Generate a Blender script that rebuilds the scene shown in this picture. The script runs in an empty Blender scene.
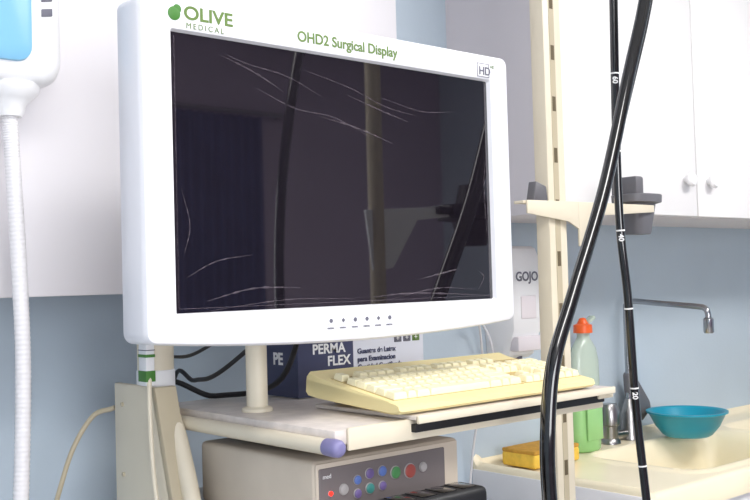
import bpy, bmesh, math, random
from mathutils import Vector, Matrix, Euler
random.seed(4)
sc = bpy.context.scene
sc.view_settings.view_transform = 'Standard'
COL = sc.collection

# ---------------------------------------------------------------- materials
def srgb(r, g, b):
    f = lambda c: (c/255/12.92) if c/255 <= 0.04045 else ((c/255+0.055)/1.055)**2.4
    return (f(r), f(g), f(b), 1)

def mat(name, rgb, rough=0.5, metal=0.0, var=0.0, scale=8, bump=0.0, bscale=60, trans=0.0, emit=None, alpha=1.0, spec=0.5, coat=0.0, ior=1.5):
    m = bpy.data.materials.new(name); m.use_nodes = True
    nt = m.node_tree; b = nt.nodes['Principled BSDF']
    c = srgb(*rgb)
    b.inputs['Base Color'].default_value = c
    b.inputs['Roughness'].default_value = rough
    b.inputs['Metallic'].default_value = metal
    b.inputs['Transmission Weight'].default_value = trans
    b.inputs['Alpha'].default_value = alpha
    b.inputs['IOR'].default_value = ior
    b.inputs['Specular IOR Level'].default_value = spec
    b.inputs['Coat Weight'].default_value = coat
    if emit:
        b.inputs['Emission Color'].default_value = srgb(*emit[0]); b.inputs['Emission Strength'].default_value = emit[1]
    tc = nt.nodes.new('ShaderNodeTexCoord')
    if var > 0:
        n = nt.nodes.new('ShaderNodeTexNoise'); n.inputs['Scale'].default_value = scale; n.inputs['Detail'].default_value = 5
        r = nt.nodes.new('ShaderNodeValToRGB')
        r.color_ramp.elements[0].position = .3; r.color_ramp.elements[1].position = .7
        r.color_ramp.elements[0].color = tuple(x*(1-var) for x in c[:3])+(1,)
        r.color_ramp.elements[1].color = tuple(min(1, x*(1+var*.4)) for x in c[:3])+(1,)
        nt.links.new(tc.outputs['Object'], n.inputs['Vector']); nt.links.new(n.outputs['Fac'], r.inputs['Fac'])
        nt.links.new(r.outputs['Color'], b.inputs['Base Color'])
    if bump > 0:
        n2 = nt.nodes.new('ShaderNodeTexNoise'); n2.inputs['Scale'].default_value = bscale
        bp = nt.nodes.new('ShaderNodeBump'); bp.inputs['Strength'].default_value = bump; bp.inputs['Distance'].default_value = .002
        nt.links.new(tc.outputs['Object'], n2.inputs['Vector']); nt.links.new(n2.outputs['Fac'], bp.inputs['Height'])
        nt.links.new(bp.outputs['Normal'], b.inputs['Normal'])
    return m

M_wall = mat('wall_blue_paint', (188, 202, 214), .7, var=.05, scale=3, bump=.15, bscale=90)
M_wallb = mat('wall_grey_paint', (176, 162, 180), .8, var=.05, scale=3)
M_ceil = mat('ceiling_white', (235, 235, 235), .9, var=.03)
M_floor = mat('floor_vinyl', (170, 167, 163), .4, var=.1, scale=12)
M_cab = mat('cabinet_laminate', (228, 225, 229), .5, var=.02, scale=2)
M_cabw = mat('cabinet_warm_laminate', (242, 240, 240), .4, var=.02, scale=2)
M_cabside = mat('cabinet_side_laminate', (226, 219, 223), .5, var=.02, scale=2)
M_gap = mat('dark_gap', (70, 68, 72), .9, var=.05)
M_bez = mat('monitor_white_plastic', (235, 235, 240), .35, var=.015, scale=5, bump=.03, bscale=400)
M_bezb = mat('monitor_back_plastic', (205, 206, 212), .5, var=.03)
M_glass = mat('screen_black_glass', (24, 20, 27), .03, var=.15, scale=3, ior=2.0)
M_film = mat('film_crease', (170, 155, 168), .3, var=.4, scale=60, alpha=.24)
M_green = mat('print_green', (100, 128, 62), .5, var=.05)
M_greenl = mat('leaf_green', (70, 130, 50), .5, var=.2)
M_grey = mat('print_grey', (105, 105, 118), .5, var=.05)
M_cream = mat('cart_cream_paint', (226, 216, 194), .4, var=.05, scale=6)
M_creamd = mat('cart_tan_paint', (190, 178, 152), .5, var=.08, scale=6)
M_slot = mat('slot_dark', (100, 88, 66), .8, var=.1)
M_shelf = mat('shelf_enamel', (218, 209, 202), .3, var=.14, scale=40, bump=.2, bscale=200)
M_steel = mat('brushed_steel', (165, 163, 162), .28, 1.0, var=.08, scale=30)
M_chrome = mat('chrome', (175, 176, 180), .16, 1.0, var=.05, scale=30)
M_lilac = mat('lilac_cap', (128, 124, 168), .4, var=.05)
M_key = mat('keycap_cream', (247, 239, 202), .45, var=.04, scale=40)
M_kb = mat('keyboard_yellowed', (238, 222, 164), .45, var=.05, scale=8)
M_kbd = mat('keyboard_well', (196, 172, 115), .6, var=.05)
M_blk = mat('black_rubber', (10, 10, 12), .13, var=.2, scale=20, coat=.8)
M_blkm = mat('black_matte', (22, 22, 26), .5, var=.2)
M_white = mat('white_plastic', (236, 236, 238), .35, var=.02)
M_whp = mat('white_print', (235, 235, 235), .6, var=.02)
M_hose = mat('hose_white', (226, 224, 226), .4, var=.04)
M_sky = mat('dryer_blue_plastic', (128, 186, 220), .3, var=.04)
M_navy = mat('carton_navy', (64, 68, 98), .5, var=.12, scale=10)
M_cartw = mat('carton_white', (216, 218, 228), .55, var=.04)
M_dev = mat('device_beige', (200, 188, 172), .45, var=.06, scale=15)
M_devp = mat('device_panel_grey', (112, 104, 104), .45, var=.06)
M_dkgrey = mat('holder_dark_grey', (104, 103, 108), .45, var=.1)
M_sink = mat('sink_cream_composite', (248, 236, 206), .3, var=.04, scale=8)
M_sinkw = mat('sink_white_edge', (236, 234, 236), .35, var=.03)
M_teal = mat('bowl_teal_plastic', (20, 150, 178), .35, var=.06)
M_soap = mat('soap_green', (168, 224, 148), .2, var=.12, scale=10, trans=.15)
M_bott = mat('bottle_clear', (212, 228, 214), .2, var=.05, trans=.25)
M_orng = mat('cap_orange', (245, 105, 45), .35, var=.04)
M_spg = mat('sponge_yellow', (240, 198, 80), .9, var=.15, scale=60, bump=.8, bscale=150)
M_spgg = mat('sponge_scourer', (200, 150, 60), .95, var=.2, scale=80, bump=.8, bscale=200)
M_red = mat('led_red', (255, 50, 40), .4, emit=((255, 40, 30), 2.0), var=.02)
B = {k: mat('button_'+k, c, .4, var=.05) for k, c in dict(teal=(60, 130, 125), purple=(105, 88, 140), blue=(90, 115, 180), red=(150, 70, 64), green=(70, 130, 78), grey=(160, 156, 156)).items()}
M_curt = mat('reflection_cloth_blue', (70, 80, 120), .9, var=.2, scale=5)  # cloth added only to be mirrored in the screen
M_pane = mat('fill_pane_glow', (255, 255, 255), .5, emit=((235, 242, 255), 3.0), var=.01)  # glowing pane of the added fill window
M_lamp = mat('diffuser', (255, 255, 255), .5, emit=((255, 252, 246), 4.0), var=.01)

# ---------------------------------------------------------------- helpers
def root(name, loc):
    e = bpy.data.objects.new(name, None); e.location = loc; e.empty_display_size = .05
    COL.objects.link(e); return e

def fin(name, me, m, parent, smooth=40):
    if m is not None: me.materials.append(m)
    if smooth:
        for p in me.polygons: p.use_smooth = True
        me.set_sharp_from_angle(angle=math.radians(smooth))
    o = bpy.data.objects.new(name, me); COL.objects.link(o)
    if parent is not None:
        o.parent = parent; o.matrix_parent_inverse = Matrix.Translation(-Vector(parent.location))
    return o

def bm_end(bm, name, m, parent, smooth=40):
    bmesh.ops.recalc_face_normals(bm, faces=bm.faces)
    me = bpy.data.meshes.new(name); bm.to_mesh(me); bm.free()
    return fin(name, me, m, parent, smooth)

def box(name, parent, x0, x1, y0, y1, z0, z1, m, bev=0.0, seg=2):
    bm = bmesh.new(); bmesh.ops.create_cube(bm, size=1)
    for v in bm.verts:
        v.co = Vector((x0+(v.co.x+.5)*(x1-x0), y0+(v.co.y+.5)*(y1-y0), z0+(v.co.z+.5)*(z1-z0)))
    if bev > 0: bmesh.ops.bevel(bm, geom=bm.edges[:], offset=bev, segments=seg, affect='EDGES', profile=.5)
    return bm_end(bm, name, m, parent)

def poly(name, parent, pts, ext, m, bev=0.0):
    bm = bmesh.new(); vs = [bm.verts.new(p) for p in pts]
    f = bm.faces.new(vs); r = bmesh.ops.extrude_face_region(bm, geom=[f])
    for v in [g for g in r['geom'] if isinstance(g, bmesh.types.BMVert)]: v.co += Vector(ext)
    if bev > 0: bmesh.ops.bevel(bm, geom=bm.edges[:], offset=bev, segments=2, affect='EDGES', profile=.5)
    return bm_end(bm, name, m, parent)

def loops(name, parent, LL, m, cap0=True, cap1=True, smooth=40):
    bm = bmesh.new(); R = [[bm.verts.new(p) for p in L] for L in LL]
    n = len(R[0])
    for a, b in zip(R, R[1:]):
        for i in range(n): bm.faces.new((a[i], a[(i+1) % n], b[(i+1) % n], b[i]))
    if cap0: bm.faces.new(R[0])
    if cap1: bm.faces.new(R[-1])
    return bm_end(bm, name, m, parent, smooth)

def frame(d):
    d = d.normalized(); u = Vector((0, 0, 1)) if abs(d.z) < .9 else Vector((1, 0, 0))
    a = d.cross(u).normalized(); return a, d.cross(a).normalized()

def lathe(name, parent, p0, axis, prof, m, n=28, smooth=40):
    p0 = Vector(p0); ax = Vector(axis).normalized(); a, b = frame(ax)
    LL = [[p0+ax*t+(a*math.cos(2*math.pi*i/n)+b*math.sin(2*math.pi*i/n))*max(r, 1e-4) for i in range(n)] for t, r in prof]
    return loops(name, parent, LL, m, smooth=smooth)

def cyl(name, parent, p0, p1, r, m, r2=None, n=28):
    d = Vector(p1)-Vector(p0); L = d.length; r2 = r if r2 is None else r2; e = min(r*.15, .002)
    return lathe(name, parent, p0, d, [(0, r-e), (e, r), (L-e, r2), (L, r2-e)], m, n)

def spline(pts, n=12):
    P = [Vector(p) for p in pts]; P = [2*P[0]-P[1]]+P+[2*P[-1]-P[-2]]; out = []
    for i in range(1, len(P)-2):
        for k in range(n):
            t = k/n; a, b, c, d = P[i-1:i+3]
            out.append(.5*((2*b)+(c-a)*t+(2*a-5*b+4*c-d)*t*t+(3*b-a-3*c+d)*t**3))
    out.append(P[-2]); return out

def tube(name, parent, pts, r, m, n=12, sub=12, rf=None, straight=False):
    S = [Vector(p) for p in pts] if straight else spline(pts, sub)
    ref = None; LL = []
    for i, p in enumerate(S):
        d = (S[min(i+1, len(S)-1)]-S[max(i-1, 0)]).normalized()
        if ref is None: ref = frame(d)[0]
        a = (ref-d*ref.dot(d)).normalized(); ref = a; b = d.cross(a)
        rr = r if rf is None else rf(i)
        LL.append([p+(a*math.cos(2*math.pi*k/n)+b*math.sin(2*math.pi*k/n))*rr for k in range(n)])
    return loops(name, parent, LL, m, smooth=50)

def text(name, parent, s, loc, size, m, rx=math.pi/2, rz=0, ry=0, ext=.0003, off=0, space=1.0, ax='LEFT', mtx=None, sx=1.0):
    c = bpy.data.curves.new(name, 'FONT'); c.body = s; c.size = size; c.extrude = ext; c.offset = off
    c.space_character = space; c.align_x = ax
    o = bpy.data.objects.new(name+'_tmp', c); COL.objects.link(o)
    bpy.context.view_layer.update()
    me = bpy.data.meshes.new_from_object(o.evaluated_get(bpy.context.evaluated_depsgraph_get()))
    bpy.data.objects.remove(o)
    if mtx is None:
        mtx = Matrix.Translation(Vector(loc)) @ Euler((rx, ry, rz)).to_matrix().to_4x4() @ Matrix.Diagonal((sx, 1, 1, 1))
    me.transform(mtx); me.materials.clear()
    return fin(name, me, m, parent, 0)

def rrect(x0, x1, z0, z1, r, y, bulge=0.0, k=6, nb=12):
    P = []
    for cx, cz, a0 in ((x1-r, z1-r, 0), (x0+r, z1-r, 90), (x0+r, z0+r, 180), (x1-r, z0+r, 270)):
        if a0 == 270:
            for j in range(1, nb):
                t = j/nb; P.append(Vector((x0+r+(x1-x0-2*r)*t, y, z0-bulge*math.sin(math.pi*t)**.8)))
        for i in range(k+1):
            a = math.radians(a0+90*i/k); P.append(Vector((cx+r*math.cos(a), y, cz+r*math.sin(a))))
    return P

# ---------------------------------------------------------------- room
WY = .732
box('wall_back', None, -2.6, 3.5, WY, WY+.1, 0, 2.7, M_wall)
box('wall_right', None, 3.4, 3.5, -3.1, WY, 0, 2.7, M_wall)
box('wall_left', None, -2.6, -2.5, -3.1, WY, 0, 2.7, M_wall)
box('wall_front', None, -2.6, 3.5, -3.2, -3.1, 0, 2.7, M_wallb)
box('floor', None, -2.6, 3.5, -3.2, WY+.1, -.1, 0, M_floor)
box('ceiling', None, -2.6, 3.5, -3.2, WY+.1, 2.7, 2.8, M_ceil)
box('baseboard_back', None, -2.5, 1.03, WY-.012, WY, 0, .1, M_white, .003)
W = root('added_fill_window', (-.9, -3.09, 1.5))  # unseen window added behind the camera as frontal fill light
box('fill_pane', W, -1.8, 0, -3.095, -3.085, .95, 2.2, M_pane)
for i, (a, b, c, d) in enumerate(((-1.87, -1.8, .88, 2.27), (0, .07, .88, 2.27), (-1.8, 0, .88, .95), (-1.8, 0, 2.2, 2.27), (-.92, -.88, .95, 2.2))):
    box('frame_%d' % i, W, a, b, -3.1, -3.06, c, d, M_white, .004)
cu = root('reflection_curtain', (1.75, -3.0, 1.3))  # unseen blue cloth added to give the screen a bluish reflection
LLc = []
for z in (.3, 1.2, 2.25):
    LLc.append([Vector((1.55+.5*i/60, -3.03+.02*math.sin(i*.9), z)) for i in range(61)]+[Vector((1.55+.5*i/60, -3.035+.02*math.sin(i*.9), z)) for i in range(60, -1, -1)])
loops('cloth', cu, LLc, M_curt, smooth=60)
cyl('rod', cu, (1.4, -3.03, 2.27), (2.2, -3.03, 2.27), .012, M_steel)
cyl('rod_bracket', cu, (1.42, -3.1, 2.27), (1.42, -3.03, 2.27), .01, M_steel)
cyl('rod_bracket_b', cu, (2.18, -3.1, 2.27), (2.18, -3.03, 2.27), .01, M_steel)

for i, (lx, ly) in enumerate(((-.6, -1.3), (1.5, -1.0))):
    L = root('ceiling_light', (lx, ly, 2.68))
    box('housing', L, lx-.62, lx+.62, ly-.32, ly+.32, 2.66, 2.7, M_white, .004)
    box('diffuser', L, lx-.58, lx+.58, ly-.28, ly+.28, 2.655, 2.662, M_lamp)
    ld = bpy.data.lights.new('panel_lamp', 'AREA'); ld.shape = 'RECTANGLE'; ld.size = 1.15; ld.size_y = .55; ld.energy = (25, 35)[i]; ld.color = (1, .98, .965)
    lo = bpy.data.objects.new('panel_lamp', ld); lo.location = (lx, ly, 2.65); COL.objects.link(lo)
    lo.parent = L; lo.matrix_parent_inverse = Matrix.Translation(-Vector(L.location))
ld = bpy.data.lights.new('fill_window_lamp', 'AREA'); ld.shape = 'RECTANGLE'; ld.size = 1.75; ld.size_y = 1.2; ld.energy = 38; ld.color = (1, .995, .985)  # fill lamp placed in the added window
lo = bpy.data.objects.new('fill_window_lamp', ld); lo.location = (-.9, -3.05, 1.57); lo.rotation_euler = (math.pi/2, 0, 0); COL.objects.link(lo)
lo.parent = W; lo.matrix_parent_inverse = Matrix.Translation(-Vector(W.location))
w = bpy.data.worlds.new('World'); sc.world = w; w.use_nodes = True
w.node_tree.nodes['Background'].inputs[0].default_value = (.9, .92, 1, 1); w.node_tree.nodes['Background'].inputs[1].default_value = .3

# ---------------------------------------------------------------- wall cabinets
C1 = root('wall_cabinet', (-.5, .58, 1.8))
box('carcass', C1, -1.8, .54, .452, WY, 1.39, 2.35, M_cab)
xs = [-1.8, -.9, .0, .54]
for i in range(3):
    box('door_panel_%d' % (i+1), C1, xs[i]+.002, xs[i+1]-.002, .432, .452, 1.39, 2.35, M_cab, .002)
C2 = root('wall_cabinet', (2.1, .55, 1.9))
box('carcass', C2, .99, 3.3, .405, WY, 1.55, 2.35, M_cabside)
xs = [.992, 1.60, 2.2, 2.75, 3.3]
for i in range(4):
    box('door_panel_%d' % (i+1), C2, xs[i]+.003, xs[i+1]-.003, .385, .4055, 1.552, 2.35, M_cabw, .004)
for i, x in enumerate((1.54, 1.655, 2.71, 2.79)):
    lathe('knob_%d' % i, C2, (x, .385, 1.65), (0, -1, 0), [(0, .009), (.008, .008), (.014, .018), (.022, .02), (.028, .015), (.03, .004)], M_white)

# ---------------------------------------------------------------- monitor
MX, GY = .075, .037
Mo = root('surgical_monitor', (MX, .08, 1.545))
x0, x1, z0, z1 = MX-.346, MX+.346, 1.327, 1.774
g0, g1, h0, h1 = MX-.3, MX+.2985, 1.366, 1.729
LL = [rrect(x0+.09, x1-.09, z0+.07, z1-.06, .03, .145),
      rrect(x0+.03, x1-.03, z0+.03, z1-.02, .03, .125),
      rrect(x0+.006, x1-.006, z0+.004, z1-.003, .018, .10, .012),
      rrect(x0, x1, z0, z1, .015, .09, .014),
      rrect(x0, x1, z0, z1, .015, .041, .014),
      rrect(x0+.0008, x1-.0008, z0+.0008, z1-.0008, .0145, .035, .014),
      rrect(x0+.003, x1-.003, z0+.0025, z1-.0025, .013, .030, .013),
      rrect(x0+.007, x1-.007, z0+.006, z1-.006, .011, .028, .012),
      rrect(g0-.006, g1+.006, h0-.006, h1+.006, .006, .028, 0),
      rrect(g0-.003, g1+.003, h0-.003, h1+.003, .004, .0295, 0),
      rrect(g0, g1, h0, h1, .003, GY+.002, 0)]
loops('housing', Mo, LL, M_bez, True, False, 35)
box('screen', Mo, g0-.002, g1+.002, GY, GY+.01, h0-.002, h1+.002, M_glass)
def crease(name, pts, r):
    P = [Vector((g0+(g1-g0)*a+random.uniform(-.003, .003), GY-.0002, h1-(h1-h0)*b+random.uniform(-.003, .003))) for a, b in pts]
    n = len(spline(P, 8))
    tube(name, Mo, P, r, M_film, n=5, sub=8, rf=lambda i: r*(.08+abs(math.sin(i*1.3+r*9000+P[0].x*50))**2*.9)*min(1, i/6+.1, (n-1-i)/6+.1))
cr = [((.13, .05), (.22, .10), (.30, .16)), ((.22, .17), (.33, .22), (.45, .24), (.58, .31)),
      ((.35, .07), (.5, .12), (.62, .17), (.74, .2)), ((.40, .25), (.52, .27), (.64, .33)), ((.02, .55), (.04, .68), (.02, .80)),
      ((.02, .88), (.1, .82), (.2, .80)), ((.08, .96), (.2, .92), (.34, .92)), ((.08, .99), (.3, .97), (.5, .975)),
      ((.62, .98), (.78, .94), (.93, .95)), ((.72, .90), (.82, .88), (.88, .86)), ((.6, .13), (.75, .17), (.86, .16)),
      ((.95, .87), (.97, .9), (.95, .96)),
      ((.55, .98), (.7, .97), (.97, .98)), ((.985, .35), (.98, .5), (.985, .75)),
      ((.14, .045), (.2, .07), (.31, .11), (.42, .16)), ((.5, .14), (.6, .19), (.7, .22))]
for i, c in enumerate(cr): crease('film_crease_%d' % i, c, .0010 if i % 3 else .0018)
tube('film_edge', Mo, [(g0+.006, GY-.0002, h1-.004), (g0+.005, GY-.0002, h0+.005), (g1-.006, GY-.0002, h0+.005), (g1-.005, GY-.0002, h1-.006)], .0004, M_film, n=5, straight=True)
FY = .0276
text('brand_text', Mo, 'OLIVE', (g0+.016, FY, 1.7465), .0245, M_green, off=.0006, sx=1.15)
text('brand_subtext', Mo, 'MEDICAL', (g0+.019, FY, 1.7345), .0105, M_green, space=1.45)
lathe('olive_logo', Mo, (g0+.002, FY+.001, 1.751), (0, -1, 0), [(0, .009), (.0015, .009), (.0025, .0065)], M_greenl)
lathe('olive_logo_leaf', Mo, (g0+.0065, FY+.001, 1.7575), (0, -1, 0), [(0, .006), (.0015, .006), (.002, .004)], M_greenl, 16)
text('model_text', Mo, 'OHD2 Surgical Display', (MX-.006, FY, 1.7425), .021, M_green, off=.0005, ax='CENTER', sx=.97)
text('hd_text', Mo, 'HD', (g1-.026, FY, 1.7385), .019, M_grey, off=.0004)
text('hd_sup_text', Mo, 'HD', (g1+.002, FY, 1.751), .007, M_green)
for i, (a, b, c, d) in enumerate(((g1-.03, g1-.001, 1.7345, 1.7355), (g1-.03, g1-.001, 1.7565, 1.7575), (g1-.03, g1-.029, 1.7345, 1.7575), (g1-.002, g1-.001, 1.7345, 1.7575))):
    box('hd_box_%d' % i, Mo, a, b, FY-.0002, FY+.002, c, d, M_grey)
for i in range(6):
    bx = MX-.055+i*.0225
    lathe('control_button_%d' % i, Mo, (bx, FY+.0015, 1.345), (0, -1, 0), [(0, .0068), (.002, .0066), (.0026, .0055)], M_bez, 16)
    lathe('button_icon_%d' % i, Mo, (bx, FY-.001, 1.345), (0, -1, 0), [(0, .0034), (.0005, .0034)], M_grey, (6, 4, 8)[i % 3])
    text('button_caption_%d' % i, Mo, 'menu', (bx, FY, 1.333), .0055, M_grey, ax='CENTER')
box('mount_plate', Mo, MX-.05, MX+.05, .145, .16, 1.42, 1.54, M_bezb, .004)

# ---------------------------------------------------------------- equipment cart
Ca = root('equipment_cart', (.35, .25, 0))
ST = 1.193
box('top_shelf', Ca, .0, .61, .0, .50, ST-.022, ST, M_shelf, .004)
box('shelf_front_lip', Ca, .02, .61, -.006, .0, ST-.03, ST+.002, M_cream, .002)
box('keyboard_tray', Ca, .135, .615, -.022, .22, ST+.001, ST+.008, M_shelf, .002)
box('tray_edge', Ca, .135, .618, -.028, -.022, ST-.004, ST+.008, M_cream, .002)
box('tray_slide', Ca, .14, .60, -.016, .0, ST-.018, ST-.006, M_blkm, .001)
box('tray_slide_cover', Ca, .58, .622, -.02, .2, ST-.012, ST+.006, M_cream, .002)
cyl('side_rail', Ca, (-.008, -.01, ST-.022), (-.008, .5, ST-.022), .0115, M_cream)
lathe('rail_cap', Ca, (-.008, -.01, ST-.022), (0, -1, 0), [(-.018, .0122), (0, .0128), (.008, .0122), (.012, .010), (.014, .005)], M_lilac)
cyl('inner_rail', Ca, (.03, .02, ST-.032), (.03, .48, ST-.032), .007, M_steel)
cyl('corner_post', Ca, (-.03, .45, .12), (-.03, .45, 1.31), .031, M_cream)
cyl('corner_post_sleeve', Ca, (-.03, .45, 1.225), (-.03, .45, 1.26), .0325, M_white)
poly('side_panel', Ca, [(-.068, .53, 1.235), (-.068, .40, 1.235), (-.068, .20, .55), (-.068, .20, .12), (-.068, .53, .12)], (.012, 0, 0), M_cream, .002)
poly('side_panel_flange', Ca, [(-.068, .40, 1.235), (-.068, .385, 1.235), (-.068, .185, .55), (-.068, .20, .55)], (.04, 0, 0), M_creamd, .002)
for i, z in enumerate((1.2, 1.08)):
    lathe('panel_screw_%d' % i, Ca, (-.068, .50, z), (-1, 0, 0), [(0, .004), (.002, .004), (.003, .003)], M_creamd, 14)
tube('side_leg', Ca, [(-.035, .41, 1.21), (-.035, .36, 1.13), (-.038, .30, .95), (-.04, .24, .5)], .015, M_cream, 18)
box('lower_shelf_1', Ca, -.03, .33, -.085, .50, 1.015, 1.035, M_shelf, .004)
cyl('shelf_stay_front', Ca, (.318, .2, 1.03), (.318, .2, ST-.02), .008, M_steel)
cyl('shelf_stay_back', Ca, (.318, .48, .15), (.318, .48, ST-.02), .012, M_cream)
for i, z in enumerate((.62, .2)):
    box('lower_shelf_%d' % (i+2), Ca, -.03, .66, .05, .50, z-.02, z, M_shelf, .004)
box('base_frame', Ca, -.07, .78, -.02, .53, .10, .14, M_cream, .01)
for i, (x, y) in enumerate(((-.03, .02), (.74, .02), (-.03, .48), (.74, .48))):
    cyl('caster_stem_%d' % i, Ca, (x, y, .06), (x, y, .11), .01, M_steel)
    lathe('caster_wheel_%d' % i, Ca, (x-.014, y, .04), (1, 0, 0), [(0, .03), (.004, .04), (.024, .04), (.028, .03)], M_blkm)
px0, px1, py0, py1 = .712, .768, .185, .22
box('mast', Ca, px0, px1, py0, py1, .12, 2.45, M_cream, .003)
box('mast_channel', Ca, px0+.018, px0+.034, py0-.0008, py0+.002, .3, 2.4, M_creamd)
for i in range(13):
    z = 1.0+i*.105
    box('mast_slot_%02d' % i, Ca, px0+.021, px0+.031, py0-.0014, py0+.002, z, z+.03, M_slot)
box('mast_foot', Ca, .64, .8, .16, .25, .60, .64, M_cream, .004)
box('mast_link', Ca, .60, .72, .19, .215, ST-.03, ST-.006, M_cream, .002)

def se(cx, cy, s, z, t): return Vector((cx+.052*s*math.copysign(abs(math.cos(t))**.6, math.cos(t)), cy+.04*s*math.copysign(abs(math.sin(t))**.6, math.sin(t)), z))
def hanger(name, ox, oy, z, right):
    H = root(name, (ox, oy, z)); L = right
    poly('plate', H, [(ox-.10, oy-.045, z), (ox+.05, oy-.06, z), (ox+L, oy-.03, z+.004), (ox+L, oy+.03, z+.004), (ox+.05, oy-.051, z), (ox+.031, oy-.051, z), (ox-.029, oy-.051, z), (ox-.10, oy-.02, z)], (0, 0, .006), M_cream, .0008)
    poly('plate_lip', H, [(ox-.10, oy-.055, z-.02), (ox-.10, oy-.055, z+.006), (ox+.05, oy-.064, z+.006), (ox+.05, oy-.064, z-.05), (ox+.02, oy-.062, z-.035)], (0, .004, 0), M_cream, .001)
    poly('gusset', H, [(ox+.05, oy-.064, z+.006), (ox+L, oy-.036, z+.010), (ox+L, oy-.036, z-.006), (ox+.13, oy-.05, z-.02), (ox+.06, oy-.063, z-.085), (ox+.05, oy-.064, z-.085)], (0, .004, 0), M_cream, .001)
    poly('clip', H, [(ox-.075, oy-.050, z+.004), (ox-.035, oy-.055, z+.004), (ox-.04, oy-.055, z+.035), (ox-.065, oy-.05, z+.045)], (0, .02, 0), M_dkgrey, .002)
    cx, cy = ox+L-.015, oy
    LLh = []
    T = [2*math.pi*i/32 for i in range(32)]
    for dz, s in ((-.055, .55), (-.05, .6), (.0, .78), (.014, .82), (.018, 1.1), (.034, 1.12), (.036, 1.08), (.034, .9), (-.03, .45)):
        LLh.append([se(cx, cy, s, z+dz, t) for t in T])
    loops('scope_cup', H, LLh, M_dkgrey)
    box('cup_back', H, cx-.05, cx-.02, cy-.035, cy+.035, z+.03, z+.075, M_dkgrey, .006)
    return H
hanger('scope_hanger_bracket', .74, .235, 1.545, .365)

P2 = root('scope_stand', (.617, -.53, 0))
cyl('pole', P2, (.617, -.53, .05), (.617, -.53, 2.2), .018, M_creamd)
for i in range(5):
    a = 2*math.pi*i/5+.3
    cyl('foot_%d' % i, P2, (.617, -.53, .07), (.617+.26*math.cos(a), -.53+.26*math.sin(a), .06), .014, M_creamd)
    lathe('caster_%d' % i, P2, (.617+.26*math.cos(a)-.01, -.53+.26*math.sin(a), .03), (1, 0, 0), [(0, .025), (.005, .03), (.017, .03), (.022, .025)], M_blkm, 18)
poly('bracket', P2, [(.58, -.53, 1.56), (.95, -.53, 1.58), (.95, -.53, 1.56), (.74, -.53, 1.54), (.66, -.53, 1.43), (.60, -.53, 1.42)], (0, .006, 0), M_white, .001)
lathe('cup', P2, (.93, -.53, 1.48), (0, 0, 1), [(0, .035), (.06, .05), (.065, .085), (.10, .088), (.104, .04), (.15, .03)], M_blkm)
box('cup_handle', P2, .80, 1.07, -.55, -.51, 1.555, 1.575, M_blkm, .004)
tube('hanging_scope', P2, [(.50, -.53, 2.15), (.42, -.54, 1.9), (.37, -.55, 1.6), (.36, -.55, 1.3), (.40, -.55, .9), (.5, -.54, .7), (.6, -.53, .9)], .011, M_blk)
cyl('top_arm', P2, (.617, -.53, 2.15), (.49, -.53, 2.15), .01, M_cream)

# ---------------------------------------------------------------- monitor stand on the shelf
S = root('monitor_stand', (.06, .24, ST))
lathe('base', S, (.055, .27, ST+.0005), (0, 0, 1), [(0, .026), (.005, .025), (.008, .02)], M_cream)
cyl('column', S, (.055, .27, ST+.004), (.055, .27, 1.50), .0175, M_cream)
box('arm', S, .04, .11, .16, .275, 1.45, 1.50, M_cream, .006)

# ---------------------------------------------------------------- keyboard
K = root('computer_keyboard', (.34, .1, ST+.01))
kx0, kx1, ky0, ky1, kz = .108, .574, -.014, .208, ST+.0095
def kt(y): return kz+.016+(y-ky0)/(ky1-ky0)*.036
prof = [(ky0, kz+.002), (ky0-.004, kz+.006), (ky0-.002, kz+.013), (ky0+.004, kt(ky0)), (ky0+.02, kt(ky0+.02)), (ky1-.03, kt(ky1-.03)), (ky1-.006, kt(ky1)+.002), (ky1, kt(ky1)-.004), (ky1+.002, kz+.024), (ky1-.004, kz+.016), (ky1-.03, kz+.012), (ky0+.02, kz+.0)]
LLk = []
for x, s in ((kx0, .75), (kx0+.002, .93), (kx0+.006, 1), (kx1-.006, 1), (kx1-.002, .93), (kx1, .75)):
    cy_, cz_ = (ky0+ky1)/2, kz+.016
    LLk.append([Vector((x, cy_+(y-cy_)*(1-(1-s)*.08), cz_+(z-cz_)*s)) for y, z in prof])
loops('case', K, LLk, M_kb, smooth=35)
def kslab(name, x0_, x1_, y0_, y1_, h, m):
    bm = bmesh.new(); vs = []
    for dz in (-.004, h):
        for (x, y) in ((x0_, y0_), (x1_, y0_), (x1_, y1_), (x0_, y1_)): vs.append(bm.verts.new((x, y, kt(y)+dz)))
    for f in ((0, 1, 2, 3), (4, 5, 6, 7), (0, 1, 5, 4), (1, 2, 6, 5), (2, 3, 7, 6), (3, 0, 4, 7)): bm.faces.new([vs[i] for i in f])
    return bm_end(bm, name, m, K)
kslab('well_main', kx0+.012, kx0+.305, ky0+.022, ky0+.172, .0006, M_kbd)
kslab('well_nav', kx0+.312, kx0+.372, ky0+.022, ky0+.172, .0006, M_kbd)
kslab('well_pad', kx0+.379, kx1-.008, ky0+.022, ky0+.172, .0006, M_kbd)
bm = bmesh.new()
def key(xa, xb, ya, yb):
    g = .0007; h = .010; t = .0026; V = []
    mats = ((xa+g, xb-g, ya+g, yb-g, .0), (xa+g+.0006, xb-g-.0006, ya+g+.0004, yb-g-.0006, .004), (xa+t, xb-t, ya+t*.8, yb-t*1.1, h-.0008), (xa+t+.0006, xb-t-.0006, ya+t*.8+.0006, yb-t*1.1-.0006, h))
    for a, b, c, d, dz in mats:
        V.append([bm.verts.new((x, y, kt(y)+dz)) for x, y in ((a, c), (b, c), (b, d), (a, d))])
    for A, Bq in zip(V, V[1:]):
        for i in range(4): bm.faces.new((A[i], A[(i+1) % 4], Bq[(i+1) % 4], Bq[i]))
    bm.faces.new(V[-1])
U = .0192
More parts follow.
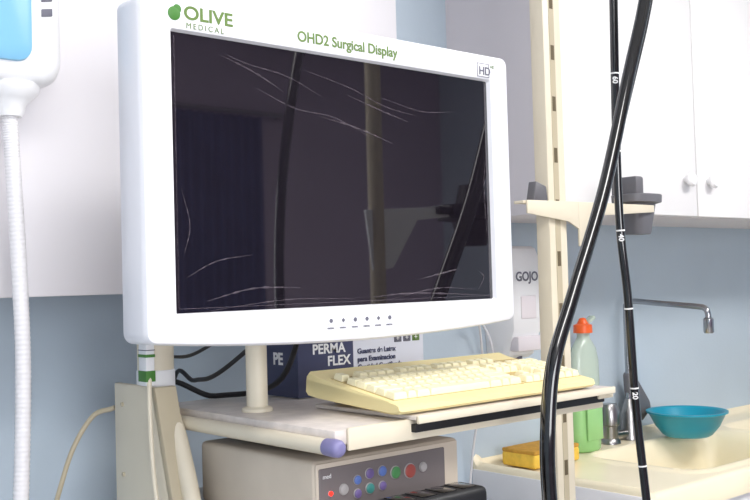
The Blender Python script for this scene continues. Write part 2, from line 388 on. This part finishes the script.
rows = [(5, [1, -1, 1, 1, 1, 1, -.5, 1, 1, 1, 1, -.5, 1, 1, 1, 1]), (4, [1]*13+[2]), (3, [1.5]+[1]*12+[1.5]), (2, [1.75]+[1]*11+[2.25]), (1, [2.25]+[1]*10+[2.75]), (0, [1.5, 1, 1.5, 7, 1.5, 1, 1.5])]
ry = [ky0+.024+i*.0225 for i in range(5)]+[ky0+.024+5*.0225+.010]
for r, ws in rows:
    x = kx0+.014; y = ry[r]
    for w_ in ws:
        if w_ > 0: key(x, x+U*w_, y, y+.0215)
        x += abs(w_)*U
for c in range(3):
    for r in (5, 4, 3, 0): key(kx0+.3135+c*U, kx0+.3135+(c+1)*U, ry[r], ry[r]+.0215)
key(kx0+.3135+U, kx0+.3135+2*U, ry[1], ry[1]+.0215)
for c in range(4):
    for r in (4, 3, 2, 1, 0): key(kx0+.380+c*U, kx0+.380+(c+1)*U, ry[r], ry[r]+.0215)
bm_end(bm, 'keycaps', M_key, K, 30)
for x in (kx0+.06, kx1-.06):
    box('rear_foot', K, x-.012, x+.012, ky1-.028, ky1-.012, kz-.0005, kz+.018, M_kbd, .001)

# ---------------------------------------------------------------- carton on shelf
X = root('glove_carton', (.34, .38, ST))
cx0, cx1, cy0, cy1, ct = .195, .505, .345, .44, ST+.112
box('carton', X, cx0, cx1, cy0, cy1, ST+.001, ct, M_cartw, .0015)
box('navy_band', X, cx0-.0006, cx0+.128, cy0-.0006, cy1+.0006, ST+.002, ct+.0006, M_navy)
text('carton_text', X, 'PERMA', (cx0+.032, cy0-.001, ST+.078), .025, M_whp, off=.0006)
text('carton_text_b', X, 'FLEX', (cx0+.066, cy0-.001, ST+.055), .025, M_whp, off=.0006)
for i, s in enumerate(('Guantes de Latex', 'para Examinacion', 'Cantidad Certificada')):
    text('carton_small_%d' % i, X, s, (cx0+.138, cy0-.001, ST+.072-i*.015), .0135, M_navy, off=.0004)
for i in range(3):
    box('icon_%d' % i, X, cx0+.232+i*.024, cx0+.251+i*.024, cy0-.001, cy0+.001, ST+.088, ST+.104, M_green if i == 2 else M_grey, .0008)
    text('icon_mark_%d' % i, X, '+', (cx0+.236+i*.024, cy0-.0014, ST+.090), .016, M_whp)
text('carton_end_text', X, 'PE', (cx0-.001, cy1-.02, ST+.06), .03, M_whp, rz=-math.pi/2, off=.001)

# ---------------------------------------------------------------- light source device
D = root('endoscopy_light_source', (.15, .2, 1.035))
dx0, dx1, dy0, dy1, dz0, dz1 = .0, .295, .05, .36, 1.044, 1.143
box('case', D, dx0, dx1, dy0, dy1, dz0, dz1, M_dev, .008, 3)
box('front_panel', D, dx0+.006, dx1-.035, dy0-.004, dy0+.004, dz0+.006, dz1-.010, M_devp, .003)
box('panel_frame', D, dx0+.002, dx1-.004, dy0-.002, dy0+.004, dz0+.002, dz1-.003, M_dev, .003)
bt = [(.025, .048, 'red', .0035), (.050, .050, 'grey', .0075), (.076, .060, 'blue', .0065), (.100, .066, 'purple', .0075), (.125, .066, 'blue', .0075), (.100, .044, 'teal', .0075), (.076, .040, 'purple', .0065), (.125, .044, 'purple', .0065), (.152, .060, 'green', .009), (.182, .058, 'red', .0105), (.21, .06, 'grey', .007)]
for i, (a, z, c, r) in enumerate(bt):
    z += .004
    lathe('panel_button_ring_%d' % i, D, (dx0+a, dy0-.0035, dz0+z), (0, -1, 0), [(0, r*1.12), (.0015, r*1.12), (.002, r*1.05)], B['grey'], 20)
    lathe('panel_button_%d' % i, D, (dx0+a, dy0-.005, dz0+z), (0, -1, 0), [(0, r), (.002, r), (.003, r*.8)], M_red if i == 0 else B[c], 20)
for i in range(5):
    box('panel_label_%d' % i, D, dx0+.045+i*.03, dx0+.062+i*.03, dy0-.0046, dy0-.003, dz0+.018, dz0+.022, M_whp)
for x in (.03, .27):
    for y in (.08, .33): cyl('foot', D, (x, y, 1.0352), (x, y, 1.047), .009, M_blkm)
text('device_logo', D, 'med', (dx0+.012, dy0-.0045, dz0+.074), .009, M_whp)

H2 = root('black_remote_handset', (.2, -.05, 1.035))
box('body', H2, .040, .225, -.08, -.02, 1.0355, 1.094, M_blkm, .01, 3)
for i in range(4): box('key_%d' % i, H2, .06+i*.04, .088+i*.04, -.07, -.03, 1.093, 1.0955, M_blk, .002)

# ---------------------------------------------------------------- endoscope tubes
E1 = root('endoscope_insertion_tube', (.45, -.12, 1.4))
tube('tube', E1, [(.70, -.11, 2.18), (.668, -.11, 2.03), (.621, -.115, 1.876), (.562, -.115, 1.731), (.485, -.115, 1.541), (.397, -.115, 1.376), (.342, -.115, 1.269), (.322, -.115, 1.161), (.322, -.115, 1.053), (.324, -.13, .8), (.33, -.17, .4), (.36, -.26, .08), (.50, -.36, .014), (.66, -.34, .014), (.70, -.22, .014), (.58, -.17, .014), (.42, -.22, .016)], .0108, M_blk, n=24)
tube('guide_tube', E1, [(.725, -.105, 2.18), (.69, -.105, 2.03), (.640, -.112, 1.876), (.578, -.113, 1.731), (.497, -.108, 1.541), (.404, -.104, 1.376), (.345, -.103, 1.269), (.324, -.103, 1.161), (.324, -.103, 1.053), (.328, -.118, .8)], .005, M_blk, n=12)
E2 = root('endoscope_marked_tube', (.67, -.02, 1.4))
bpts = [(.672, -.02, 2.2), (.664, -.02, 1.906), (.657, -.02, 1.629), (.660, -.02, 1.481), (.676, -.02, 1.352), (.688, -.02, 1.164), (.698, -.03, .975), (.705, -.05, .7), (.71, -.1, .4), (.78, -.14, .012)]
tube('tube', E2, bpts, .0078, M_blk, n=18)
Sb = spline(bpts, 60)
cam = Vector((-.872, -1.097, 1.4))
for k in range(10):
    zt = 2.055-.1435*k
    j = min(range(len(Sb)-1), key=lambda q: abs(Sb[q].z-zt))
    b = Sb[j]; d = (Sb[j+1]-b).normalized()
    lathe('depth_mark_%02d' % k, E2, b, d, [(0, .0079), (.0003, .0081), (.0026, .0081), (.0029, .0079)], M_whp, 18)
    if k % 2 == 0:
        n = Vector((-.80, -.60, 0)); n = (n-d*n.dot(d)).normalized(); t = d; s = t.cross(n)
        mx = Matrix.Translation(b+n*.0080-s*-.004+d*.008) @ Matrix(((t.x, -s.x, n.x, 0), (t.y, -s.y, n.y, 0), (t.z, -s.z, n.z, 0), (0, 0, 0, 1)))
        text('depth_number_%02d' % k, E2, str([80, 60, 40, 20, 10][k//2]), (0, 0, 0), .013, M_whp, mtx=mx, ext=.0006, off=.0004)

# ---------------------------------------------------------------- wall hair dryer (left)
Hd = root('wall_mounted_dryer', (-.31, .36, 1.8))
a0, a1, c0, c1 = -.402, -.243, 1.70, 1.99
LLd = [rrect(a0+.01, a1-.01, c0+.01, c1-.01, .03, .431), rrect(a0, a1, c0, c1, .035, .42), rrect(a0, a1, c0, c1, .035, .335), rrect(a0+.004, a1-.004, c0+.004, c1-.004, .034, .322), rrect(a0+.014, a1-.014, c0+.014, c1-.014, .028, .314), rrect(a0+.022, a1-.022, c0+.022, c1-.022, .024, .312)]
loops('body', Hd, LLd, M_white, smooth=50)
LLf = [rrect(a0+.024, a1-.052, c0+.03, c1-.026, .022, .3125), rrect(a0+.025, a1-.053, c0+.031, c1-.027, .022, .306), rrect(a0+.033, a1-.061, c0+.039, c1-.035, .016, .302)]
loops('blue_face', Hd, LLf, M_sky, smooth=50)
for i in range(4):
    z = 1.80+i*.022
    poly('vent_%d' % i, Hd, [(a1-.036, .3125, z), (a1-.020, .3125, z+.003), (a1-.020, .3125, z+.014), (a1-.036, .3125, z+.011)], (0, -.003, 0), M_grey, .0006)
lathe('nozzle', Hd, (-.310, .36, 1.705), (0, 0, -1), [(0, .045), (.012, .042), (.022, .032), (.03, .024), (.042, .021), (.048, .018)], M_white)
hp = [(-.310, .36, 1.665), (-.306, .36, 1.58), (-.300, .36, 1.45), (-.296, .36, 1.3), (-.300, .36, 1.15), (-.308, .36, 1.0), (-.32, .36, .8), (-.33, .36, .5), (-.34, .37, .2), (-.345, .38, .02)]
tube('corrugated_hose', Hd, hp, .012, M_hose, n=16, sub=70, rf=lambda i: .0112+.0005*math.sin(i*1.9))

# ---------------------------------------------------------------- cables
Q = root('power_cable_bundle', (.05, .55, 1.2))
tube('cable_b', Q, [(.09, .17, 1.38), (.03, .33, 1.26), (.04, .44, 1.235), (.06, .55, 1.22), (.06, .60, .9)], .004, M_blkm, 8)
tube('cable_c', Q, [(.11, .2, 1.36), (.14, .33, 1.23), (.10, .47, 1.20), (.02, .55, 1.2), (.01, .58, .8)], .005, M_blkm, 8)
tube('cable_e', Q, [(.06, .19, 1.38), (.0, .36, 1.29), (.02, .50, 1.27), (.05, .57, 1.2), (.04, .6, .8)], .003, M_blkm, 8)
for i in range(6):
    tube('cable_d%d' % i, Q, [(.005+.014*i, .535, 1.17), (-.0+.014*i, .53+.008*i, 1.10), (.0+.012*i, .52+.012*i, 1.0), (.02+.012*i, .54+.008*i, .6)], .0055, M_blkm, 8)
tube('beige_cable', Q, [(-.06, .545, 1.19), (-.09, .58, 1.17), (-.13, .60, 1.08), (-.16, .62, .9), (-.14, .62, .6)], .0045, M_creamd, 8)
tube('beige_cable_b', Q, [(-.068, .40, 1.27), (-.078, .385, 1.22), (-.083, .37, 1.12), (-.083, .35, 1.0), (-.085, .33, .8)], .0042, M_cream, 8)
G = root('cable_tag', (-.075, .42, 1.27))
box('tag', G, -.080, -.064, .39, .416, 1.238, 1.31, M_white, .002)
for i, (z, m, h) in enumerate(((1.296, M_grey, .0015), (1.285, M_greenl, .005), (1.245, M_greenl, .018))):
    box('tag_print_%d' % i, G, -.0806, -.0634, .3894, .4166, z, z+h, m, .0004)

# ---------------------------------------------------------------- sink unit
SZ = .905
SK = root('utility_sink', (2.0, .46, SZ))
sx0, sx1, sy0, sy1, sz = 1.04, 2.95, .20, WY-.001, SZ
nx, ny = 170, 60
def sst(t): t = max(0, min(1, t)); return t*t*(3-2*t)
def depth(x, y):
    z = 0
    for (ax, bx, ay, by, dp, r) in ((1.34, 1.94, .26, .60, .16, .07), (2.02, 2.70, .26, .60, .15, .07)):
        cx, cy, hx, hy = (ax+bx)/2, (ay+by)/2, (bx-ax)/2-r, (by-ay)/2-r
        qx, qy = max(abs(x-cx)-hx, 0), max(abs(y-cy)-hy, 0)
        sd = math.hypot(qx, qy)-r
        z -= dp*sst(-sd/.055)
        if sd > 0: z += .008*math.exp(-((sd-.012)/.009)**2)
    z += .014*sst((sx0+.035-x)/.02) + .02*sst((y-(sy1-.012))/.010)
    e = min(x-sx0, y-sy0)
    if e < .012: z -= .010*(1-e/.012)**2
    return z
bm = bmesh.new(); V = []
for j in range(ny+1):
    V.append([bm.verts.new((sx0+(sx1-sx0)*i/nx, sy0+(sy1-sy0)*j/ny, sz+depth(sx0+(sx1-sx0)*i/nx, sy0+(sy1-sy0)*j/ny))) for i in range(nx+1)])
for j in range(ny):
    for i in range(nx): bm.faces.new((V[j][i], V[j][i+1], V[j+1][i+1], V[j+1][i]))
bnd = [V[0][i] for i in range(nx+1)]+[V[j][nx] for j in range(1, ny+1)]+[V[ny][i] for i in range(nx-1, -1, -1)]+[V[j][0] for j in range(ny-1, 0, -1)]
low = [bm.verts.new((v.co.x, v.co.y, SZ-.06)) for v in bnd]
n = len(bnd)
for i in range(n): bm.faces.new((bnd[i], bnd[(i+1) % n], low[(i+1) % n], low[i]))
bm_end(bm, 'basin_top', M_sink, SK, 50)
box('edge_band', SK, sx0-.004, sx0+.002, sy0-.002, sy1, SZ-.07, SZ-.003, M_sinkw, .002)
box('base_cabinet', SK, sx0+.02, sx1-.02, sy0+.03, sy1, .10, .70, M_sinkw, .004)
box('apron_left', SK, sx0+.002, sx0+.02, sy0+.01, sy1-.002, .1, SZ-.05, M_sinkw, .004)
box('apron_front', SK, sx0+.02, sx1-.01, sy0+.01, sy0+.03, .66, SZ-.05, M_sinkw, .004)
box('plinth', SK, sx0+.05, sx1-.05, sy0+.08, sy1, 0, .1, M_gap)
for i in range(4):
    box('cupboard_door_%d' % i, SK, sx0+.03+i*.45, sx0+.47+i*.45, sy0+.012, sy0+.03, .12, .65, M_cabw, .004)
lathe('drain', SK, (1.64, .43, SZ-.159), (0, 0, 1), [(0, .03), (.004, .03), (.006, .02)], M_chrome)

# faucet
Fa = root('sink_faucet', (1.68, .685, SZ))
fx, fy = 1.674, .684
T0 = SZ+.001
lathe('base', Fa, (fx, fy, T0), (0, 0, 1), [(0, .031), (.01, .030), (.02, .027), (.08, .024), (.10, .018), (.12, .012)], M_steel)
tube('spout', Fa, [(fx, fy, SZ+.1), (fx, fy, 1.12), (fx, fy, 1.285), (fx, fy-.004, 1.308), (fx, fy-.025, 1.318), (fx, fy-.10, 1.313), (fx, fy-.235, 1.303), (fx, fy-.262, 1.298), (fx, fy-.272, 1.285), (fx, fy-.273, 1.26)], .0085, M_chrome, 16)
lathe('aerator', Fa, (fx, fy-.273, 1.272), (0, 0, -1), [(0, .010), (.004, .0145), (.04, .0145), (.044, .012)], M_chrome)
poly('lever', Fa, [(fx-.01, fy-.008, 1.05), (fx-.012, fy-.008, 1.10), (fx+.012, fy-.008, 1.115), (fx+.10, fy-.008, 1.01), (fx+.105, fy-.008, .985), (fx+.06, fy-.008, .955), (fx+.02, fy-.008, .96)], (0, .020, 0), M_dkgrey, .005)
lathe('side_valve', Fa, (fx-.10, fy, T0), (0, 0, 1), [(0, .031), (.008, .030), (.015, .024), (.05, .024), (.055, .030), (.095, .031), (.115, .022)], M_steel)
cyl('valve_link', Fa, (fx-.10, fy, SZ+.02), (fx, fy, SZ+.02), .012, M_steel)

# wash bowl
Bo = root('washing_bowl', (1.78, .555, SZ))
bx_, by_ = 1.780, .556
prb = [(0, .03), (0, .062), (.006, .072), (.03, .092), (.066, .110), (.070, .118), (.075, .118), (.075, .110), (.070, .104), (.03, .086), (.010, .066), (.008, .02)]
lathe('bowl', Bo, (bx_, by_, SZ+.010), (0, 0, 1), prb, M_teal, 40)

# soap bottle
So = root('dish_soap_bottle', (1.43, .655, SZ))
bx_, by_ = 1.424, .655
def ov(z, a, b): return [Vector((bx_+a*math.cos(2*math.pi*i/28), by_+b*math.sin(2*math.pi*i/28), z)) for i in range(28)]
LS = [ov(SZ+.002, .044, .026), ov(SZ+.008, .052, .031), ov(.96, .056, .032), ov(1.02, .053, .030), ov(1.05, .051, .029)]
loops('soap_body', So, LS, M_soap, smooth=60)
LS = [ov(1.05, .0512, .0292), ov(1.10, .055, .031), ov(1.16, .054, .03), ov(1.195, .045, .026), ov(1.215, .028, .02), ov(1.225, .018, .018), ov(1.245, .018, .018)]
loops('upper_body', So, LS, M_bott, smooth=60)
box('label', So, bx_-.034, bx_+.034, by_-.0335, by_-.028, .94, 1.03, M_soap, .002)
lathe('cap', So, (bx_, by_, 1.238), (0, 0, 1), [(0, .027), (.022, .026), (.026, .016), (.034, .012), (.040, .009), (.042, .005)], M_orng)
poly('flip_lid', So, [(bx_+.015, by_-.01, 1.262), (bx_+.018, by_-.01, 1.272), (bx_+.045, by_-.01, 1.285), (bx_+.05, by_-.01, 1.275)], (0, .02, 0), M_bott, .002)

# sponge
Sp = root('kitchen_sponge', (1.2, .60, SZ))
box('foam', Sp, 1.105, 1.29, .575, .69, SZ+.003, SZ+.041, M_spg, .008, 3)
box('scourer', Sp, 1.106, 1.289, .576, .689, SZ+.038, SZ+.049, M_spgg, .004, 3)

# soap dispenser on wall
Di = root('hand_soap_dispenser', (1.17, .67, 1.35))
dcx = 1.166
LLg = []
for z, s, dpt in ((1.185, .8, .06), (1.195, .9, .075), (1.23, .95, .085), (1.26, 1, .10), (1.45, 1, .10), (1.475, .96, .09), (1.482, .88, .08)):
    hw = .064*s
    LLg.append([Vector((dcx+sx_*hw, y_, z)) for sx_, y_ in ((-1, WY-.001), (-1, WY-dpt*.75), (-.85, WY-dpt*.94), (-.6, WY-dpt), (.6, WY-dpt), (.85, WY-dpt*.94), (1, WY-dpt*.75), (1, WY-.001))])
loops('housing', Di, LLg, M_white, smooth=30)
text('brand_text', Di, 'GOJO', (dcx-.003, WY-.1008, 1.39), .034, M_grey, ax='CENTER', off=.0008)
box('window', Di, dcx-.03, dcx+.03, WY-.1022, WY-.098, 1.29, 1.35, M_cabside, .003)
box('push_bar', Di, dcx-.05, dcx+.05, WY-.105, WY-.07, 1.205, 1.245, M_cabside, .006)
cyl('nozzle', Di, (dcx, WY-.06, 1.17), (dcx, WY-.06, 1.19), .01, M_grey)
Tb = root('clear_drain_tubing', (1.1, .6, 1.2))
tube('tube', Tb, [(1.09, .725, 1.10), (1.05, .70, 1.26), (1.0, .66, 1.30), (.98, .60, 1.24), (1.0, .62, 1.16), (1.02, .7, 1.0), (1.01, .725, .80)], .0035, M_hose, 8)

# ---------------------------------------------------------------- camera
F0 = Vector((.657, .754, 0)).normalized(); R0 = Vector((F0.y, -F0.x, 0)); U0 = Vector((0, 0, 1))
p = math.radians(1.78); a = .028
F = F0*math.cos(p)+U0*math.sin(p); Up = U0*math.cos(p)-F0*math.sin(p)
R = R0*math.cos(a)-Up*math.sin(a); Uc = Up*math.cos(a)+R0*math.sin(a)
cd = bpy.data.cameras.new('camera'); cd.lens = 48; cd.sensor_width = 36; cd.clip_start = .02
co = bpy.data.objects.new('camera', cd); COL.objects.link(co)
co.matrix_world = Matrix(((R.x, Uc.x, -F.x, cam.x), (R.y, Uc.y, -F.y, cam.y), (R.z, Uc.z, -F.z, cam.z), (0, 0, 0, 1)))
sc.camera = co
